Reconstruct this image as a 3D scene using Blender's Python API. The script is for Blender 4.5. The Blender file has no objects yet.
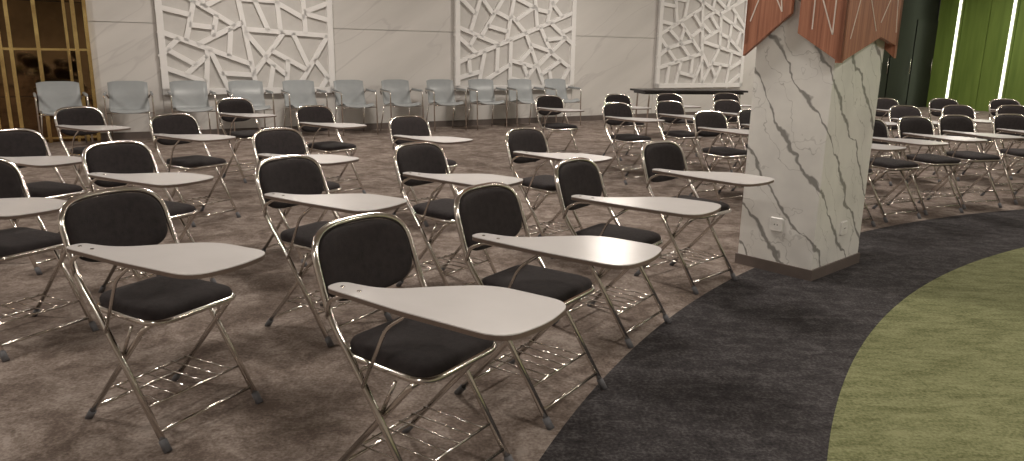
import bpy, bmesh, math, random
from mathutils import Vector, Matrix
random.seed(7)
scene = bpy.context.scene
scene.view_settings.view_transform = 'Standard'
COL = scene.collection

# ------------------------------------------------------------ materials
def new_mat(name):
    m = bpy.data.materials.new(name); m.use_nodes = True
    nt = m.node_tree
    b = nt.nodes['Principled BSDF']
    return m, nt, b
def N(nt, typ, **kw):
    n = nt.nodes.new(typ)
    for k, v in kw.items(): setattr(n, k, v)
    return n
def ramp(nt, fac, stops):
    r = N(nt, 'ShaderNodeValToRGB')
    el = r.color_ramp.elements
    while len(el) < len(stops): el.new(0.5)
    for e, (p, c) in zip(el, stops):
        e.position = p; e.color = (*c, 1) if len(c) == 3 else c
    nt.links.new(fac, r.inputs[0])
    return r.outputs[0]
def noise(nt, vec, scale, detail=4, rough=0.55, dist=0.0):
    n = N(nt, 'ShaderNodeTexNoise')
    n.inputs['Scale'].default_value = scale
    n.inputs['Detail'].default_value = detail
    n.inputs['Roughness'].default_value = rough
    n.inputs['Distortion'].default_value = dist
    if vec is not None: nt.links.new(vec, n.inputs['Vector'])
    return n.outputs['Fac']
def objco(nt, scale=(1, 1, 1), rot=(0, 0, 0)):
    tc = N(nt, 'ShaderNodeTexCoord'); mp = N(nt, 'ShaderNodeMapping')
    mp.inputs['Scale'].default_value = scale
    mp.inputs['Rotation'].default_value = rot
    nt.links.new(tc.outputs['Object'], mp.inputs['Vector'])
    return mp.outputs[0]
def mixc(nt, fac, a, b, mode='MIX'):
    m = N(nt, 'ShaderNodeMix', data_type='RGBA', blend_type=mode)
    f, A, B = m.inputs[0], m.inputs[6], m.inputs[7]
    for s, v in ((f, fac), (A, a), (B, b)):
        if hasattr(v, 'is_output'): nt.links.new(v, s)
        elif isinstance(v, (int, float)): s.default_value = v
        else: s.default_value = (*v, 1)
    return m.outputs[2]
def math_n(nt, op, a, b=None, clamp=False):
    m = N(nt, 'ShaderNodeMath', operation=op); m.use_clamp = clamp
    for i, v in enumerate((a, b)):
        if v is None: continue
        if hasattr(v, 'is_output'): nt.links.new(v, m.inputs[i])
        else: m.inputs[i].default_value = v
    return m.outputs[0]
def bump(nt, b, h, strength=0.3, dist=0.01):
    bp = N(nt, 'ShaderNodeBump'); bp.inputs['Strength'].default_value = strength
    bp.inputs['Distance'].default_value = dist
    nt.links.new(h, bp.inputs['Height']); nt.links.new(bp.outputs[0], b.inputs['Normal'])
def simple(name, col, rough=0.5, metal=0.0, var=0.12, nscale=8, bmp=0.0, bscale=200):
    m, nt, b = new_mat(name)
    co = objco(nt)
    f = noise(nt, co, nscale)
    c = ramp(nt, f, [(0.3, tuple(x * (1 - var) for x in col)), (0.7, tuple(min(1, x * (1 + var)) for x in col))])
    nt.links.new(c, b.inputs['Base Color'])
    b.inputs['Roughness'].default_value = rough
    b.inputs['Metallic'].default_value = metal
    if bmp > 0:
        bump(nt, b, noise(nt, co, bscale, 2), bmp, 0.003)
    return m

M_chrome = simple('chrome_tube', (0.76, 0.725, 0.69), 0.17, 1.0, 0.06)
M_fabric = simple('black_fabric', (0.021, 0.016, 0.017), 0.9, 0, 0.3, 40, 0.6, 500)
M_lam = simple('laminate_top', (0.71, 0.69, 0.69), 0.24, 0, 0.03, 6)
M_lamedge = simple('laminate_edge', (0.15, 0.11, 0.09), 0.5)
M_rubber = simple('rubber_foot', (0.12, 0.12, 0.13), 0.7)
M_plas = simple('pale_plastic', (0.31, 0.33, 0.34), 0.4, 0, 0.04)
M_white = simple('white_lacquer', (0.83, 0.82, 0.81), 0.45, 0, 0.02)
M_backing = simple('panel_backing', (0.58, 0.565, 0.545), 0.6, 0, 0.04)
M_black = simple('black_door', (0.012, 0.012, 0.012), 0.35)
M_blacktop = simple('dark_table_top', (0.025, 0.022, 0.022), 0.4)
M_base = simple('baseboard_brown', (0.13, 0.105, 0.095), 0.5)
M_gold = simple('gold_trim', (0.85, 0.58, 0.25), 0.25, 1.0, 0.35, 4)
M_bronze = simple('bronze_mirror', (0.21, 0.135, 0.07), 0.04, 1.0, 0.35, 1.8)
M_ceil = simple('ceiling_paint', (0.55, 0.52, 0.49), 0.9)
M_plate = simple('socket_white', (0.75, 0.74, 0.72), 0.35)
M_darkhole = simple('socket_dark', (0.05, 0.05, 0.05), 0.5)
M_plain = simple('beige_plaster', (0.5, 0.46, 0.42), 0.8)
M_inlay = simple('white_inlay', (0.75, 0.66, 0.60), 0.4)

# wood
M_wood, nt, b = new_mat('red_wood')
co = objco(nt, (22, 22, 0.7))
f = noise(nt, co, 3.0, 6, 0.6, 0.4)
c = ramp(nt, f, [(0.3, (0.23, 0.085, 0.048)), (0.5, (0.36, 0.145, 0.084)), (0.72, (0.47, 0.21, 0.125))])
nt.links.new(c, b.inputs['Base Color']); b.inputs['Roughness'].default_value = 0.45

# bold diagonal marble for the pillar
M_marble, nt, b = new_mat('veined_marble')
tc = N(nt, 'ShaderNodeTexCoord'); p = tc.outputs['Object']
def diag(kx, ky, kz):
    dt = N(nt, 'ShaderNodeVectorMath', operation='DOT_PRODUCT'); nt.links.new(p, dt.inputs[0]); dt.inputs[1].default_value = (kx, ky, kz)
    return dt.outputs['Value']
def veins(g, warp, wscale, period, wmin, wvar, seedoff, thr=0.46):
    off = N(nt, 'ShaderNodeVectorMath', operation='ADD'); nt.links.new(p, off.inputs[0]); off.inputs[1].default_value = (seedoff, seedoff * 1.7, -seedoff)
    w1 = math_n(nt, 'MULTIPLY', math_n(nt, 'SUBTRACT', noise(nt, off.outputs[0], wscale, 4, 0.55, 0.1), 0.5), warp)
    gg = math_n(nt, 'DIVIDE', math_n(nt, 'ADD', g, w1), period)
    fr = math_n(nt, 'ABSOLUTE', math_n(nt, 'SUBTRACT', math_n(nt, 'FRACT', gg), 0.5))
    wid = math_n(nt, 'ADD', math_n(nt, 'MULTIPLY', math_n(nt, 'SUBTRACT', noise(nt, off.outputs[0], 5.5, 3, 0.6), thr), wvar), wmin)
    wid = math_n(nt, 'MAXIMUM', wid, 0.0005)
    return ramp(nt, math_n(nt, 'DIVIDE', fr, wid), [(0.45, (1, 1, 1)), (1.0, (0, 0, 0))])
kA = veins(diag(1.25, -1.25, 1.0), 0.55, 2.4, 0.36, 0.034, 0.26, 3.1, 0.41)
kB = veins(diag(1.6, -0.9, 0.8), 0.8, 3.0, 0.25, 0.012, 0.08, 9.4, 0.44)
kC = veins(diag(0.5, 0.4, 1.0), 1.0, 2.6, 0.52, 0.006, 0.05, 5.7)
cloud = ramp(nt, noise(nt, p, 3.5, 3), [(0.3, (0.68, 0.67, 0.655)), (0.62, (0.80, 0.79, 0.765))])
c = mixc(nt, math_n(nt, 'MULTIPLY', kB, 0.6), cloud, (0.36, 0.35, 0.34))
c = mixc(nt, math_n(nt, 'MULTIPLY', kC, 0.35), c, (0.38, 0.37, 0.36))
c = mixc(nt, math_n(nt, 'MULTIPLY', kA, 0.88), c, (0.21, 0.205, 0.195))
nt.links.new(c, b.inputs['Base Color']); b.inputs['Roughness'].default_value = 0.25

def marble(name, base, vein, axis, s1, w1, s2, w2, rough, sq=0.8):
    m, nt, b = new_mat(name)
    tc = N(nt, 'ShaderNodeTexCoord')
    p = tc.outputs['Object']
    d = Vector(axis).normalized()
    dot = N(nt, 'ShaderNodeVectorMath', operation='DOT_PRODUCT'); nt.links.new(p, dot.inputs[0]); dot.inputs[1].default_value = d
    sc = N(nt, 'ShaderNodeVectorMath', operation='SCALE'); sc.inputs[0].default_value = d * sq
    nt.links.new(dot.outputs['Value'], sc.inputs['Scale'])
    sub = N(nt, 'ShaderNodeVectorMath', operation='SUBTRACT'); nt.links.new(p, sub.inputs[0]); nt.links.new(sc.outputs[0], sub.inputs[1])
    v = sub.outputs[0]
    n1 = noise(nt, v, s1, 4, 0.45, 0.15)
    a1 = math_n(nt, 'ABSOLUTE', math_n(nt, 'SUBTRACT', n1, 0.5))
    k1 = ramp(nt, math_n(nt, 'DIVIDE', a1, w1), [(0.2, (0.8, 0.8, 0.8)), (1.0, (0, 0, 0))])
    cloud = ramp(nt, noise(nt, v, 2.5, 3), [(0.3, tuple(x * 0.88 for x in base)), (0.65, base)])
    c = mixc(nt, k1, cloud, vein)
    nt.links.new(c, b.inputs['Base Color'])
    b.inputs['Roughness'].default_value = rough
    return m
M_wallmarble = marble('pale_wall_marble', (0.68, 0.66, 0.635), (0.56, 0.54, 0.525), (0.8, 0, 0.5), 1.6, 0.010, 3.0, 0.01, 0.45)

# green wall
M_green, nt, b = new_mat('green_panel')
co = objco(nt, (6, 6, 0.5))
c = ramp(nt, noise(nt, co, 1.2, 3), [(0.3, (0.12, 0.19, 0.032)), (0.7, (0.19, 0.28, 0.055))])
nt.links.new(c, b.inputs['Base Color']); b.inputs['Roughness'].default_value = 0.5
def emit(name, col, st):
    m, nt, b = new_mat(name)
    b.inputs['Base Color'].default_value = (*col, 1)
    b.inputs['Emission Color'].default_value = (*col, 1)
    b.inputs['Emission Strength'].default_value = st
    return m
M_led = emit('led_strip', (0.88, 1.0, 0.68), 4.0)
M_lamp = emit('ceiling_lamp_glow', (1.0, 0.91, 0.80), 3.0)

# carpet
CX, CY = 7.28, -0.45
KX, KY, R1, R2 = 7.093, -0.558, 7.51, 6.64
M_carpet, nt, b = new_mat('carpet')
geo = N(nt, 'ShaderNodeNewGeometry')
P = geo.outputs['Position']
def stretched(scale, rotz):
    mp = N(nt, 'ShaderNodeMapping'); mp.inputs['Scale'].default_value = scale
    mp.inputs['Rotation'].default_value = (0, 0, rotz); nt.links.new(P, mp.inputs['Vector']); return mp.outputs[0]
n1 = noise(nt, P, 3.6, 10, 0.74, 0.6)
n2 = noise(nt, P, 80, 3, 0.6)
n3 = noise(nt, P, 14, 6, 0.75, 0.3)
fb = math_n(nt, 'ADD', math_n(nt, 'MULTIPLY', n1, 0.52), math_n(nt, 'ADD', math_n(nt, 'MULTIPLY', n3, 0.24), math_n(nt, 'MULTIPLY', n2, 0.24)))
brown = ramp(nt, fb, [(0.42, (0.115, 0.088, 0.074)), (0.48, (0.175, 0.139, 0.119)), (0.52, (0.235, 0.193, 0.168)), (0.585, (0.335, 0.287, 0.257))])
sv = stretched((2.5, 7, 1), 0.55)
g1 = noise(nt, sv, 1.8, 9, 0.8, 0.3)
fg = math_n(nt, 'ADD', math_n(nt, 'MULTIPLY', g1, 0.62), math_n(nt, 'MULTIPLY', n2, 0.38))
green = ramp(nt, fg, [(0.40, (0.105, 0.110, 0.050)), (0.48, (0.175, 0.184, 0.090)), (0.58, (0.26, 0.268, 0.145))])
fc = math_n(nt, 'ADD', math_n(nt, 'MULTIPLY', n3, 0.5), math_n(nt, 'MULTIPLY', n2, 0.5))
fc = math_n(nt, 'ADD', math_n(nt, 'MULTIPLY', fc, 0.7), math_n(nt, 'MULTIPLY', g1, 0.3))
char = ramp(nt, fc, [(0.41, (0.023, 0.021, 0.022)), (0.50, (0.047, 0.043, 0.045)), (0.58, (0.092, 0.086, 0.088))])
sub = N(nt, 'ShaderNodeVectorMath', operation='SUBTRACT'); nt.links.new(P, sub.inputs[0]); sub.inputs[1].default_value = (KX, KY, 0)
ln = N(nt, 'ShaderNodeVectorMath', operation='LENGTH'); nt.links.new(sub.outputs[0], ln.inputs[0])
dd = ln.outputs['Value']
m1 = math_n(nt, 'LESS_THAN', dd, R1); m2 = math_n(nt, 'LESS_THAN', dd, R2)
c = mixc(nt, m1, brown, char); c = mixc(nt, m2, c, green)
nt.links.new(c, b.inputs['Base Color']); b.inputs['Roughness'].default_value = 0.95
b.inputs['Specular IOR Level'].default_value = 0.15
bump(nt, b, noise(nt, P, 300, 2), 0.5, 0.004)

# ------------------------------------------------------------ mesh helpers
class MB:
    def __init__(self, mats):
        self.bm = bmesh.new(); self.mats = mats
    def mi(self, m):
        if m not in self.mats: self.mats.append(m)
        return self.mats.index(m)
    def face(self, vs, m, smooth=False):
        try:
            f = self.bm.faces.new(vs)
        except ValueError:
            return
        f.material_index = self.mi(m); f.smooth = smooth
    def tube(self, pts, r, m, n=8, closed=False):
        pts = [Vector(p) for p in pts]
        k = len(pts); rings = []
        prev = None
        for i, p in enumerate(pts):
            if closed: t = (pts[(i + 1) % k] - pts[i - 1]).normalized()
            elif i == 0: t = (pts[1] - p).normalized()
            elif i == k - 1: t = (p - pts[-2]).normalized()
            else: t = ((p - pts[i - 1]).normalized() + (pts[i + 1] - p).normalized()).normalized()
            if prev is None:
                a = Vector((0, 0, 1)) if abs(t.z) < 0.8 else Vector((1, 0, 0))
                u = t.cross(a).normalized()
            else:
                u = (prev - t * prev.dot(t)).normalized()
            prev = u; w = t.cross(u)
            rings.append([self.bm.verts.new(p + (u * math.cos(2 * math.pi * j / n) + w * math.sin(2 * math.pi * j / n)) * r) for j in range(n)])
        rr = range(k) if closed else range(k - 1)
        for i in rr:
            A, B = rings[i], rings[(i + 1) % k]
            for j in range(n):
                self.face([A[j], A[(j + 1) % n], B[(j + 1) % n], B[j]], m, True)
        if not closed:
            self.face(rings[0][::-1], m); self.face(rings[-1], m)
    def loft(self, rings, m, cap=True, smooth=True):
        R = [[self.bm.verts.new(p) for p in ring] for ring in rings]
        n = len(R[0])
        for A, B in zip(R, R[1:]):
            for j in range(n):
                self.face([A[j], A[(j + 1) % n], B[(j + 1) % n], B[j]], m, smooth)
        if cap:
            self.face(R[0][::-1], m, smooth); self.face(R[-1], m, smooth)
    def box(self, c, s, m, rot=None):
        c = Vector(c); vs = []
        for x in (-1, 1):
            for y in (-1, 1):
                for z in (-1, 1):
                    v = Vector((x * s[0] / 2, y * s[1] / 2, z * s[2] / 2))
                    if rot is not None: v = rot @ v
                    vs.append(self.bm.verts.new(c + v))
        for q in ((0, 1, 3, 2), (4, 6, 7, 5), (0, 4, 5, 1), (2, 3, 7, 6), (0, 2, 6, 4), (1, 5, 7, 3)):
            self.face([vs[i] for i in q], m)
    def prism(self, poly, f0, f1, m, m_side=None, m_bot=None):
        A = [self.bm.verts.new(f0(p)) for p in poly]; B = [self.bm.verts.new(f1(p)) for p in poly]
        n = len(poly)
        for j in range(n): self.face([A[j], A[(j + 1) % n], B[(j + 1) % n], B[j]], m_side or m)
        self.face(A[::-1], m_bot or m); self.face(B, m)
    def mesh(self, name):
        bmesh.ops.recalc_face_normals(self.bm, faces=self.bm.faces[:])
        me = bpy.data.meshes.new(name); self.bm.to_mesh(me); self.bm.free()
        for m in self.mats: me.materials.append(m)
        return me
def add(name, me, loc=(0, 0, 0), rz=0.0, parent=None):
    o = bpy.data.objects.new(name, me); COL.objects.link(o)
    o.location = loc; o.rotation_euler = (0, 0, rz)
    if parent: o.parent = parent
    return o
def fillet(pts, rad, k=6):
    pts = [Vector(p) for p in pts]; out = [pts[0]]
    for i in range(1, len(pts) - 1):
        p = pts[i]; a = pts[i - 1] - p; c = pts[i + 1] - p
        r = rad[i] if isinstance(rad, (list, tuple)) else rad
        r = min(r, a.length * 0.49, c.length * 0.49)
        if r < 1e-4: out.append(p); continue
        A = p + a.normalized() * r; C = p + c.normalized() * r
        for j in range(k + 1):
            t = j / k
            out.append(A * (1 - t) ** 2 + p * 2 * t * (1 - t) + C * t * t)
    out.append(pts[-1]); return out
def fillet_closed(pts, rad, k=6):
    pts = [Vector(p) for p in pts]; out = []; n = len(pts)
    for i in range(n):
        p = pts[i]; a = pts[i - 1] - p; c = pts[(i + 1) % n] - p
        r = rad[i] if isinstance(rad, (list, tuple)) else rad
        r = min(r, a.length * 0.49, c.length * 0.49)
        A = p + a.normalized() * r; C = p + c.normalized() * r
        for j in range(k + 1):
            t = j / k
            out.append(A * (1 - t) ** 2 + p * 2 * t * (1 - t) + C * t * t)
    return out

# ------------------------------------------------------------ folding tablet chair
def make_folding_chair():
    b = MB([])
    hw = 0.200
    tilt = Vector((-0.30, 0, 0.954))
    nor = Vector((0.954, 0, 0.30))
    base = Vector((-0.181, 0, 0.662))
    def on_back(y, w, off=0.0):
        return base + Vector((0, y, 0)) + tilt * w + nor * off + Vector((-0.034 * (1 - (y / 0.2) ** 2), 0, 0))
    crown = []
    ex = 3.5
    for i in range(25):
        t = math.pi * i / 24
        c_, s_ = math.cos(t), math.sin(t)
        y = -0.198 * (abs(c_) ** (2 / ex)) * (1 if c_ > 0 else -1)
        w = -0.005 + 0.138 * (abs(s_) ** (2 / ex))
        crown.append(on_back(y, w))
    legR = fillet([(0.225, -0.200, 0.012), (-0.045, -hw, 0.42), (-0.140, -0.201, 0.545), tuple(crown[0])], [0, .05, .05, 0])
    legL = [Vector((v.x, -v.y, v.z)) for v in legR[::-1]]
    b.tube(legR[:-1] + crown + legL[1:], 0.0106, M_chrome, 10)
    rl = [(-0.205, -0.180, 0.012), (0.150, -0.178, 0.415), (0.160, 0, 0.418), (0.150, 0.178, 0.415), (-0.205, 0.180, 0.012)]
    b.tube(fillet(rl, [0, .03, .02, .03, 0]), 0.0096, M_chrome, 10)
    for x, y, z in ((0.195, 0.2, 0.06), (-0.165, 0.18, 0.055), (-0.045, 0.196, 0.408)):
        b.tube([(x, -y, z), (x, y, z)], 0.0064, M_chrome, 8)
    zr = 0.135
    b.tube([(0.143, -0.2, zr), (0.143, 0.2, zr)], 0.0048, M_chrome, 6)
    b.tube([(-0.095, -0.18, zr), (-0.095, 0.18, zr)], 0.0048, M_chrome, 6)
    for i in range(6):
        y = -0.15 + 0.06 * i
        b.tube([(-0.10, y, zr + 0.006), (0.146, y, zr + 0.006)], 0.0030, M_chrome, 6)
    for s in (-1, 1):
        b.tube([(0.040, s * 0.190, 0.30), (0.09, s * 0.184, 0.41)], 0.006, M_chrome, 6)
        b.tube([(0.232, s * 0.200, 0.0), (0.208, s * 0.200, 0.037)], 0.0140, M_rubber, 10)
        b.tube([(-0.214, s * 0.180, 0.0), (-0.182, s * 0.180, 0.037)], 0.0130, M_rubber, 10)
    # seat
    o2 = fillet_closed([(-0.145, -0.155, 0), (0.195, -0.178, 0), (0.195, 0.178, 0), (-0.145, 0.155, 0)], [0.06, 0.07, 0.07, 0.06], 7)
    cen = Vector((0.03, 0, 0))
    b.tube([(p.x, p.y, 0.427) for p in o2], 0.0112, M_chrome, 8, closed=True)
    prof = [(0.90, 0.414), (0.97, 0.424), (0.995, 0.438), (0.995, 0.450), (0.965, 0.461), (0.88, 0.468), (0.7, 0.471), (0.4, 0.472)]
    b.loft([[cen + (p - cen) * s + Vector((0, 0, z + 0.012 * ((p.x - 0.03) / 0.2 * s) ** 2 * (1 if p.x < 0.03 else -0.6))) for p in o2] for s, z in prof], M_fabric)
    # backrest pad
    outl = []
    for i in range(56):
        t = 2 * math.pi * i / 56
        c_, s_ = math.cos(t), math.sin(t)
        e2 = 3.5 if s_ > 0 else 3.3
        y = 0.187 * (abs(c_) ** (2 / e2)) * (1 if c_ > 0 else -1)
        if s_ > 0: w = -0.005 + 0.127 * abs(s_) ** (2 / e2)
        else:
            w = -0.005 - 0.100 * abs(s_) ** (2 / e2); y *= (1 - 0.09 * abs(s_))
        outl.append((y, w))
    pr = [(0.6, -0.016), (0.9, -0.014), (0.98, -0.008), (1, 0.0), (0.985, 0.010), (0.93, 0.018), (0.8, 0.022), (0.5, 0.023)]
    b.loft([[on_back(y * s, w * s, off) for y, w in outl] for s, off in pr], M_fabric)
    # tablet
    ctrl = [(-0.085, -0.268), (0.20, -0.286), (0.525, -0.286), (0.549, -0.13), (0.525, 0.024), (0.270, 0.024), (0.16, -0.08), (0.06, -0.188), (-0.085, -0.204)]
    o4 = fillet_closed([(x, y, 0) for x, y in ctrl], [0.03, 0.02, 0.085, 0.05, 0.07, 0.09, 0.05, 0.08, 0.03], 6)
    zt = 0.672
    b.prism(o4, lambda p: Vector((p.x, p.y, zt - 0.015)), lambda p: Vector((p.x, p.y, zt - 0.003)), M_lamedge)
    b.prism(o4, lambda p: Vector((p.x, p.y, zt - 0.003)), lambda p: Vector((p.x, p.y, zt)), M_lam)
    b.tube(fillet([(-0.150, -0.203, 0.55), (-0.11, -0.232, 0.615), (-0.04, -0.242, 0.649), (0.30, -0.230, 0.652)], 0.02, 4), 0.0070, M_chrome, 8)
    b.tube(fillet([(0.20, -0.230, 0.652), (0.10, -0.226, 0.58), (-0.01, -0.210, 0.375)], 0.03, 4), 0.0058, M_chrome, 8)
    b.box((0.32, -0.14, 0.652), (0.05, 0.22, 0.01), M_chrome)
    b.tube([(-0.045, -0.238, zt - 0.001), (-0.045, -0.238, zt + 0.0025)], 0.006, M_chrome, 8)
    b.tube([(0.02, -0.24, zt - 0.001), (0.02, -0.24, zt + 0.0025)], 0.006, M_chrome, 8)
    return b.mesh('folding_tablet_chair_mesh')
ME_F = make_folding_chair()

def place_folding(r_top, ang, yaw_off=9.0, jit=True):
    a = math.radians(ang)
    tx = CX - r_top * math.cos(a); ty = CY + r_top * math.sin(a)
    face = -a - math.radians(yaw_off)
    if jit: face += math.radians(random.uniform(-3, 3))
    x = tx + 0.235 * math.cos(face); y = ty + 0.235 * math.sin(face)
    add('folding_tablet_chair', ME_F, (x, y, 0), face)
rows = {
    1: [(8.21, 19.0, 15), (8.09, 23.85, 11), (8.07, 30.0, 6), (8.05, 37.2, 10)],
    2: [(9.24, 19.2, 8), (9.27, 25.35, 6), (9.09, 30.5, 6), (9.10, 37.5, 5)],
    3: [(10.42, 21.0, 6), (10.43, 25.15, 2), (10.26, 30.7, 3), (10.34, 38.1, 4)],
    4: [(11.47, 25.5, 0), (11.71, 32.0, 0), (11.68, 38.6, 0)],
    5: [(12.85, 31.5, 0), (13.0, 38.6, 0)],
}
for k, L in rows.items():
    for r, a, yo in L: place_folding(r, a, yo, False)
for r, a0, a1 in ((8.07, 53.5, 82), (9.23, 53.2, 86), (10.45, 53.6, 88), (11.75, 54.6, 78)):
    a = a0
    while a < a1:
        place_folding(r + random.uniform(-.03, .03), a + random.uniform(-.4, .4), 6)
        a += 4.55

# ------------------------------------------------------------ room frame
P0 = Vector((-6.2, 10.2, 0)); WA = math.radians(31)
E = Vector((math.cos(WA), math.sin(WA), 0)); NN = Vector((math.sin(WA), -math.cos(WA), 0))
def W(s, n, z=0): return P0 + E * s + NN * n + Vector((0, 0, z))
S0, S1, ND, HC = -5.0, 20.56, 16.0, 3.5
def wallbox(name, s0, s1, n0, n1, z0, z1, m):
    b = MB([]); b.box(((s0 + s1) / 2, -(n0 + n1) / 2, (z0 + z1) / 2), (s1 - s0, abs(n1 - n0), z1 - z0), m)
    return add(name, b.mesh(name), P0, WA)
wallbox('floor', S0 - .2, S1 + .2, -.2, ND + .2, -0.1, 0, M_carpet)
wallbox('ceiling', S0 - .2, S1 + .2, -.2, ND + .2, HC, HC + 0.1, M_ceil)
b = MB([])
b.box(((0.44 + 16.6) / 2, 0.11, HC / 2), (16.6 - 0.44, 0.18, HC), M_backing)
xs = [0.44, 1.29, 3.84, 6.0, 8.53, 10.6, 13.15, 14.9, 16.6]
zs = [0.0, 1.62, HC]
for x0, x1 in zip(xs, xs[1:]):
    for z0, z1 in zip(zs, zs[1:]):
        b.box(((x0 + x1) / 2, 0.01, (z0 + z1) / 2), (x1 - x0 - 0.008, 0.02, z1 - z0 - 0.010), M_wallmarble)
add('wall_back', b.mesh('wall_back'), P0, WA)
wallbox('baseboard_back', 0.44, 16.6, 0, 0.015, 0, 0.1, M_base)
# gold/bronze mirror partition continuing the wall at the left
b = MB([])
b.box(((S0 + 0.44) / 2, 0.11, HC / 2), (0.44 - S0, 0.18, HC), M_black)
x = 0.44
rp = random.Random(4)
pat = [(0.045, M_gold), (0.09, M_bronze), (0.05, M_gold), (0.06, M_bronze), (0.035, M_gold), (0.30, M_bronze), (0.045, M_gold), (0.26, M_bronze), (0.045, M_gold), (0.07, M_bronze)]
i = 0
while x > S0 + 0.35:
    w, m = pat[i % len(pat)]
    if m is M_bronze:
        z = 0.0
        while z < HC - 0.01:
            h = min(0.62, HC - z)
            rot = Matrix.Rotation(rp.uniform(-.02, .02), 3, 'Z') @ Matrix.Rotation(rp.uniform(-.03, .03), 3, 'X')
            b.box((x - w / 2, 0.002, z + h / 2), (w - 0.006, 0.03, h - 0.008), m, rot)
            z += 0.62
    else:
        b.box((x - w / 2, -0.02, HC / 2), (w, 0.09, HC), m)
    x -= w; i += 1
for z in (0.06, 1.24, 2.48):
    b.box(((S0 + 0.44) / 2, -0.03, z), (0.44 - S0, 0.04, 0.03), M_gold)
add('gold_mirror_partition', b.mesh('gold_mirror_partition'), P0, WA)
# black doors
b = MB([])
b.box(((16.6 + S1) / 2, 0.11, HC / 2), (S1 - 16.6, 0.18, HC), M_black)
for q in range(4):
    xx = 16.6 + (q + .5) * (S1 - 16.6) / 4
    b.box((xx, 0.0, 1.15), (0.94, 0.05, 2.3), M_black)
    b.tube([(xx + .38, -0.06, 0.9), (xx + .38, -0.06, 1.3)], 0.012, M_chrome, 8)
add('door_1', b.mesh('door_1'), P0, WA)
# green wall
b = MB([])
b.box((S1 + 0.1, -ND / 2, HC / 2), (0.2, ND, HC), M_green)
d = 0.0
while d < ND - .7:
    b.box((S1 - 0.015, -(d + 0.33), HC / 2), (0.03, 0.645, HC), M_green)
    d += 0.667
add('wall_right', b.mesh('wall_right'), P0, WA)
d = 0.56
while d < ND - 1:
    b = MB([]); b.box((S1 - 0.045, -d, HC / 2), (0.03, 0.05, HC - 0.02), M_led)
    b.box((S1 - 0.04, -d, HC / 2), (0.018, 0.09, HC - 0.01), M_white)
    add('led_strip_light', b.mesh('led_strip_light'), P0, WA); d += 1.333
wallbox('wall_left', S0 - .2, S0, -.2, ND + .2, 0, HC, M_plain)
wallbox('wall_front', S0, S1, ND, ND + .2, 0, HC, M_plain)

# lattice panels
def clip(poly, p, d):
    A, B, cut = [], [], []
    n = len(poly)
    nd = Vector((-d.y, d.x))
    for i in range(n):
        a, c = poly[i], poly[(i + 1) % n]
        sa, sc = (a - p).dot(nd), (c - p).dot(nd)
        (A if sa >= 0 else B).append(a)
        if (sa >= 0) != (sc >= 0):
            q = a + (c - a) * (sa / (sa - sc)); A.append(q); B.append(q); cut.append(q)
    return A, B, cut
def area(p): return abs(sum(p[i].x * p[(i + 1) % len(p)].y - p[(i + 1) % len(p)].x * p[i].y for i in range(len(p)))) / 2
def lattice(w, z0, z1, rnd):
    segs = []
    def rec(poly):
        if area(poly) < rnd.uniform(0.13, 0.22): return
        L = max(range(len(poly)), key=lambda i: (poly[(i + 1) % len(poly)] - poly[i]).length)
        e = (poly[(L + 1) % len(poly)] - poly[L])
        mid = poly[L] + e * rnd.uniform(0.40, 0.60)
        ang = math.atan2(e.y, e.x) + math.pi / 2 + rnd.choice((-1, 1)) * rnd.uniform(0.15, 0.6)
        A, B, cut = clip(poly, mid, Vector((math.cos(ang), math.sin(ang))))
        if len(cut) < 2 or len(A) < 3 or len(B) < 3: return
        segs.append((cut[0], cut[1])); rec(A); rec(B)
    rec([Vector((0, z0)), Vector((w, z0)), Vector((w, z1)), Vector((0, z1))])
    b = MB([])
    b.box((w / 2, -0.012, (z0 + z1) / 2), (w, 0.024, z1 - z0), M_backing)
    for p, q in segs:
        dv = q - p; ang = math.atan2(dv.y, dv.x); c = (p + q) / 2
        rot = Matrix.Rotation(-ang, 3, 'Y')
        b.box((c.x, -0.045, c.y), (dv.length, 0.045, 0.070), M_white, rot)
    t = 0.09
    for c, s in (((w / 2, z0 + t / 2), (w, t)), ((w / 2, z1 - t / 2), (w, t)), ((t / 2, (z0 + z1) / 2), (t, z1 - z0)), ((w - t / 2, (z0 + z1) / 2), (t, z1 - z0))):
        b.box((c[0], -0.047, c[1]), (s[0], 0.052, s[1]), M_white)
    return b.mesh('lattice')
for i, s in enumerate((1.29, 5.99, 10.61)):
    me = lattice(2.54, 0.62, 3.3, random.Random(20 + i))
    add('lattice_wall_panel', me, W(s, 0), WA)

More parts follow.
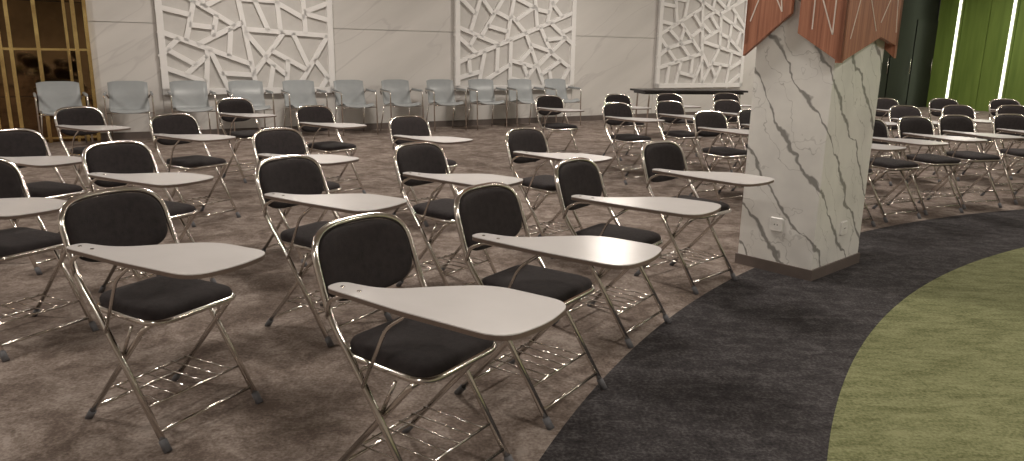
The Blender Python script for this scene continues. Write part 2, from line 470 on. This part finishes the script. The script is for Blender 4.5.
# ------------------------------------------------------------ pillar
PN = Vector((1.785, 4.235, 0)); PA = math.radians(42)
LA, LB = 0.63, 0.49
b = MB([])
b.box((LA / 2, LB / 2, HC / 2), (LA, LB, HC), M_marble)
pil = add('marble_pillar', b.mesh('marble_pillar'), PN, PA)
b = MB([])
for c, s in (((LA / 2, -.006), (LA + .024, .012)), ((LA / 2, LB + .006), (LA + .024, .012)), ((-.006, LB / 2), (.012, LB)), ((LA + .006, LB / 2), (.012, LB))):
    b.box((c[0], c[1], 0.0325), (s[0], s[1], 0.065), M_base)
add('baseboard_pillar', b.mesh('baseboard_pillar'), (0, 0, 0), 0, pil)
b = MB([])
o = 0.055; th = 0.03
def clad(origin, du, L, outn, pieces, inlays):
    du = Vector(du); outn = Vector(outn); origin = Vector(origin)
    for poly in pieces:
        pts = [Vector((t * L, z, 0)) for t, z in poly]
        b.prism(pts, lambda p: origin + du * p.x + Vector((0, 0, p.y)), lambda p: origin + du * p.x + Vector((0, 0, p.y)) + outn * -th, M_wood)
    for (t0, z0), (t1, z1) in inlays:
        A = origin + du * t0 * L + Vector((0, 0, z0)); B = origin + du * t1 * L + Vector((0, 0, z1))
        dv = B - A; side = dv.normalized().cross(outn) * 0.0035
        P_ = (A - side, A + side, B + side, B - side)
        lo = [b.bm.verts.new(v - outn * 0.002) for v in P_]; hi = [b.bm.verts.new(v + outn * 0.002) for v in P_]
        b.face(hi, M_inlay); b.face(lo, M_inlay)
        for j in range(4): b.face([lo[j], lo[(j + 1) % 4], hi[(j + 1) % 4], hi[j]], M_inlay)
ZT = HC
leftface = [[(0, 1.27), (0.44, 1.43), (0.44, ZT), (0, ZT)], [(0.53, 1.54), (1.0, 1.30), (1.0, ZT), (0.53, ZT)]]
li = [((0.62, 1.55), (0.80, 1.75)), ((0.80, 1.75), (0.95, 1.5)), ((0.10, 1.42), (0.30, 1.72)), ((0.30, 1.72), (0.30, 1.45)), ((0.1, 1.42), (0.1, 1.8)),
      ((0.62, 1.55), (0.72, 1.95)), ((0.3, 1.72), (0.4, 2.1)), ((0.8, 1.75), (0.8, 2.2)), ((0.1, 1.8), (0.42, 2.3)), ((0.55, 2.2), (0.98, 2.5))]
rightface = [[(0, 1.27), (0.66, 1.42), (0.66, ZT), (0, ZT)], [(0.66, 1.42), (1.0, 1.37), (1.0, ZT), (0.66, ZT)]]
ri = [((0.12, 1.40), (0.28, 1.75)), ((0.28, 1.75), (0.55, 1.45)), ((0.28, 1.75), (0.28, 2.2)), ((0.62, 1.5), (0.86, 1.75)), ((0.86, 1.75), (0.93, 1.45)), ((0.86, 1.75), (0.6, 2.2)), ((0.1, 2.2), (0.6, 2.4))]
clad((-o, -o, 0), (0, 1, 0), LB + 2 * o, (-1, 0, 0), leftface, li)
clad((-o, -o, 0), (1, 0, 0), LA + 2 * o, (0, -1, 0), rightface, ri)
clad((LA + o, LB + o, 0), (0, -1, 0), LB + 2 * o, (1, 0, 0), leftface, li)
clad((LA + o, LB + o, 0), (-1, 0, 0), LA + 2 * o, (0, 1, 0), rightface, ri)
add('wood_cladding', b.mesh('wood_cladding'), (0, 0, 0), 0, pil)
def socket(loc, rz):
    b = MB([])
    ol = fillet_closed([(-.042, -.042, 0), (.042, -.042, 0), (.042, .042, 0), (-.042, .042, 0)], 0.012, 4)
    b.loft([[Vector((p.x * s, -y, p.y * s)) for p in ol] for s, y in ((1, 0), (1, .008), (.93, .011))], M_plate, smooth=False)
    ring = [Vector((math.cos(t * math.pi / 10) * .024, 0, math.sin(t * math.pi / 10) * .024)) for t in range(20)]
    b.loft([[p * s + Vector((0, -y, 0)) for p in ring] for s, y in ((1, .011), (1, .0125), (.9, .0125))], M_plate, smooth=False)
    for s in (-1, 1): b.tube([(s * .009, -.0120, 0), (s * .009, -.0135, 0)], .004, M_darkhole, 8)
    add('wall_socket', b.mesh('wall_socket'), loc, rz, pil)
socket((0, LB * 0.5, 0.30), -math.pi / 2)
socket((LA * 0.58, 0, 0.27), 0)

# ------------------------------------------------------------ pale plastic armchair
def make_armchair():
    b = MB([])
    def sheet(grid, th, m):
        n = len(grid); k = len(grid[0])
        vt = [[b.bm.verts.new(p) for p in row] for row in grid]
        vb = []
        for i in range(n):
            row = []
            for j in range(k):
                du = grid[min(i + 1, n - 1)][j] - grid[max(i - 1, 0)][j]
                dv = grid[i][min(j + 1, k - 1)] - grid[i][max(j - 1, 0)]
                row.append(b.bm.verts.new(grid[i][j] - du.cross(dv).normalized() * th))
            vb.append(row)
        for i in range(n - 1):
            for j in range(k - 1):
                b.face([vt[i][j], vt[i][j + 1], vt[i + 1][j + 1], vt[i + 1][j]], m, True)
                b.face([vb[i][j], vb[i + 1][j], vb[i + 1][j + 1], vb[i][j + 1]], m, True)
        for i in range(n - 1):
            b.face([vt[i][0], vt[i + 1][0], vb[i + 1][0], vb[i][0]], m); b.face([vt[i][-1], vb[i][-1], vb[i + 1][-1], vt[i + 1][-1]], m)
        for j in range(k - 1):
            b.face([vt[0][j], vb[0][j], vb[0][j + 1], vt[0][j + 1]], m); b.face([vt[-1][j], vt[-1][j + 1], vb[-1][j + 1], vb[-1][j]], m)
    prof = fillet([(0.24, 0, 0.42), (0.18, 0, 0.455), (-0.17, 0, 0.43), (-0.20, 0, 0.56), (-0.27, 0, 0.83)], [0, .04, .07, .05, 0], 6)
    grid = []
    L = len(prof)
    for i, p in enumerate(prof):
        t = i / (L - 1)
        hw = 0.235 + 0.015 * math.sin(t * math.pi)
        if i >= L - 1: hw = 0.225
        if p.z > 0.6: hw = 0.245
        row = []
        for j in range(9):
            v = -1 + j / 4
            curl = 0.03 * abs(v) ** 2.5
            up = Vector((0, 0, 1)) if p.z < 0.47 and p.x > -0.1 else Vector((1, 0, 0.2))
            row.append(Vector((p.x, v * hw, p.z)) + up * curl)
        grid.append(row)
    last = grid[-1]
    for j in range(9):
        v = -1 + j / 4
        last[j] = last[j] + Vector((0.01, 0, -0.025)) * (abs(v) ** 4)
    sheet(grid, 0.010, M_plas)
    for s in (-1, 1):
        b.tube(fillet([(0.22, s * 0.285, 0.0), (0.19, s * 0.285, 0.655), (-0.20, s * 0.275, 0.665), (-0.235, s * 0.245, 0.60)], 0.045, 6), 0.011, M_chrome, 8)
        b.tube([(-0.27, s * 0.255, 0.0), (-0.17, s * 0.230, 0.425)], 0.010, M_chrome, 8)
        b.tube([(-0.17, s * 0.20, 0.42), (0.19, s * 0.20, 0.435)], 0.009, M_chrome, 8)
        b.tube(fillet([(0.17, s * 0.285, 0.672), (-0.16, s * 0.278, 0.682)], 0.01), 0.016, M_plas, 8)
    b.tube([(0.18, -0.28, 0.425), (0.18, 0.28, 0.425)], 0.008, M_chrome, 8)
    b.tube([(-0.17, -0.23, 0.415), (-0.17, 0.23, 0.415)], 0.008, M_chrome, 8)
    return b.mesh('plastic_armchair_mesh')
ME_P = make_armchair()
fa = math.atan2(NN.y, NN.x)
for i in range(11):
    add('plastic_armchair', ME_P, W(0.02 + 0.79 * i, 0.56), fa + math.radians(random.uniform(-5, 5)))

# ------------------------------------------------------------ long table behind rows
b = MB([])
b.box((0, 0, 0.735), (1.8, 0.6, 0.03), M_blacktop)
b.box((0, 0, 0.70), (1.7, 0.5, 0.03), M_blacktop)
for sx in (-1, 1):
    b.tube(fillet([(sx * .8, -.25, 0), (sx * .78, -.25, .70), (sx * .78, .25, .70), (sx * .8, .25, 0)], .03, 4), .014, M_chrome, 8)
    b.tube([(sx * .795, -.25, .15), (sx * .795, .25, .15)], .010, M_chrome, 8)
add('folding_table', b.mesh('folding_table'), (2.85, 12.3, 0), math.radians(12))

# ------------------------------------------------------------ ceiling lights
for i in range(5):
    for j in range(3):
        s = -2.4 + i * 5.1; n = 2.4 + j * 5.0
        p = W(s, n, HC)
        b = MB([])
        b.box((0, 0, -0.015), (0.6, 0.6, 0.03), M_lamp)
        for c, sz in (((0, .32), (.68, .04)), ((0, -.32), (.68, .04)), ((.32, 0), (.04, .6)), ((-.32, 0), (.04, .6))):
            b.box((c[0], c[1], -0.02), (sz[0], sz[1], 0.04), M_white)
        o_ = add('ceiling_panel_light', b.mesh('ceiling_panel_light'), p, WA)
        ld = bpy.data.lights.new('panel_lamp', 'AREA'); ld.shape = 'SQUARE'; ld.size = 0.56
        ld.energy = 77; ld.color = (1.0, 0.912, 0.815)
        lo = bpy.data.objects.new('panel_lamp', ld); COL.objects.link(lo); lo.parent = o_; lo.location = (0, 0, -0.045)

w = bpy.data.worlds.new('world'); scene.world = w; w.use_nodes = True
w.node_tree.nodes['Background'].inputs[0].default_value = (0.9, 0.8, 0.7, 1)
w.node_tree.nodes['Background'].inputs[1].default_value = 0.05

# ------------------------------------------------------------ camera
cd = bpy.data.cameras.new('camera'); cam = bpy.data.objects.new('camera', cd); COL.objects.link(cam)
cd.sensor_width = 36; cd.lens = 26.0; cd.clip_start = 0.05
M = Matrix.Translation((0, 0, 1.30)) @ Matrix.Rotation(math.radians(90 - 13.56), 4, 'X') @ Matrix.Rotation(0.016, 4, 'Z')
cam.matrix_world = M
scene.camera = cam
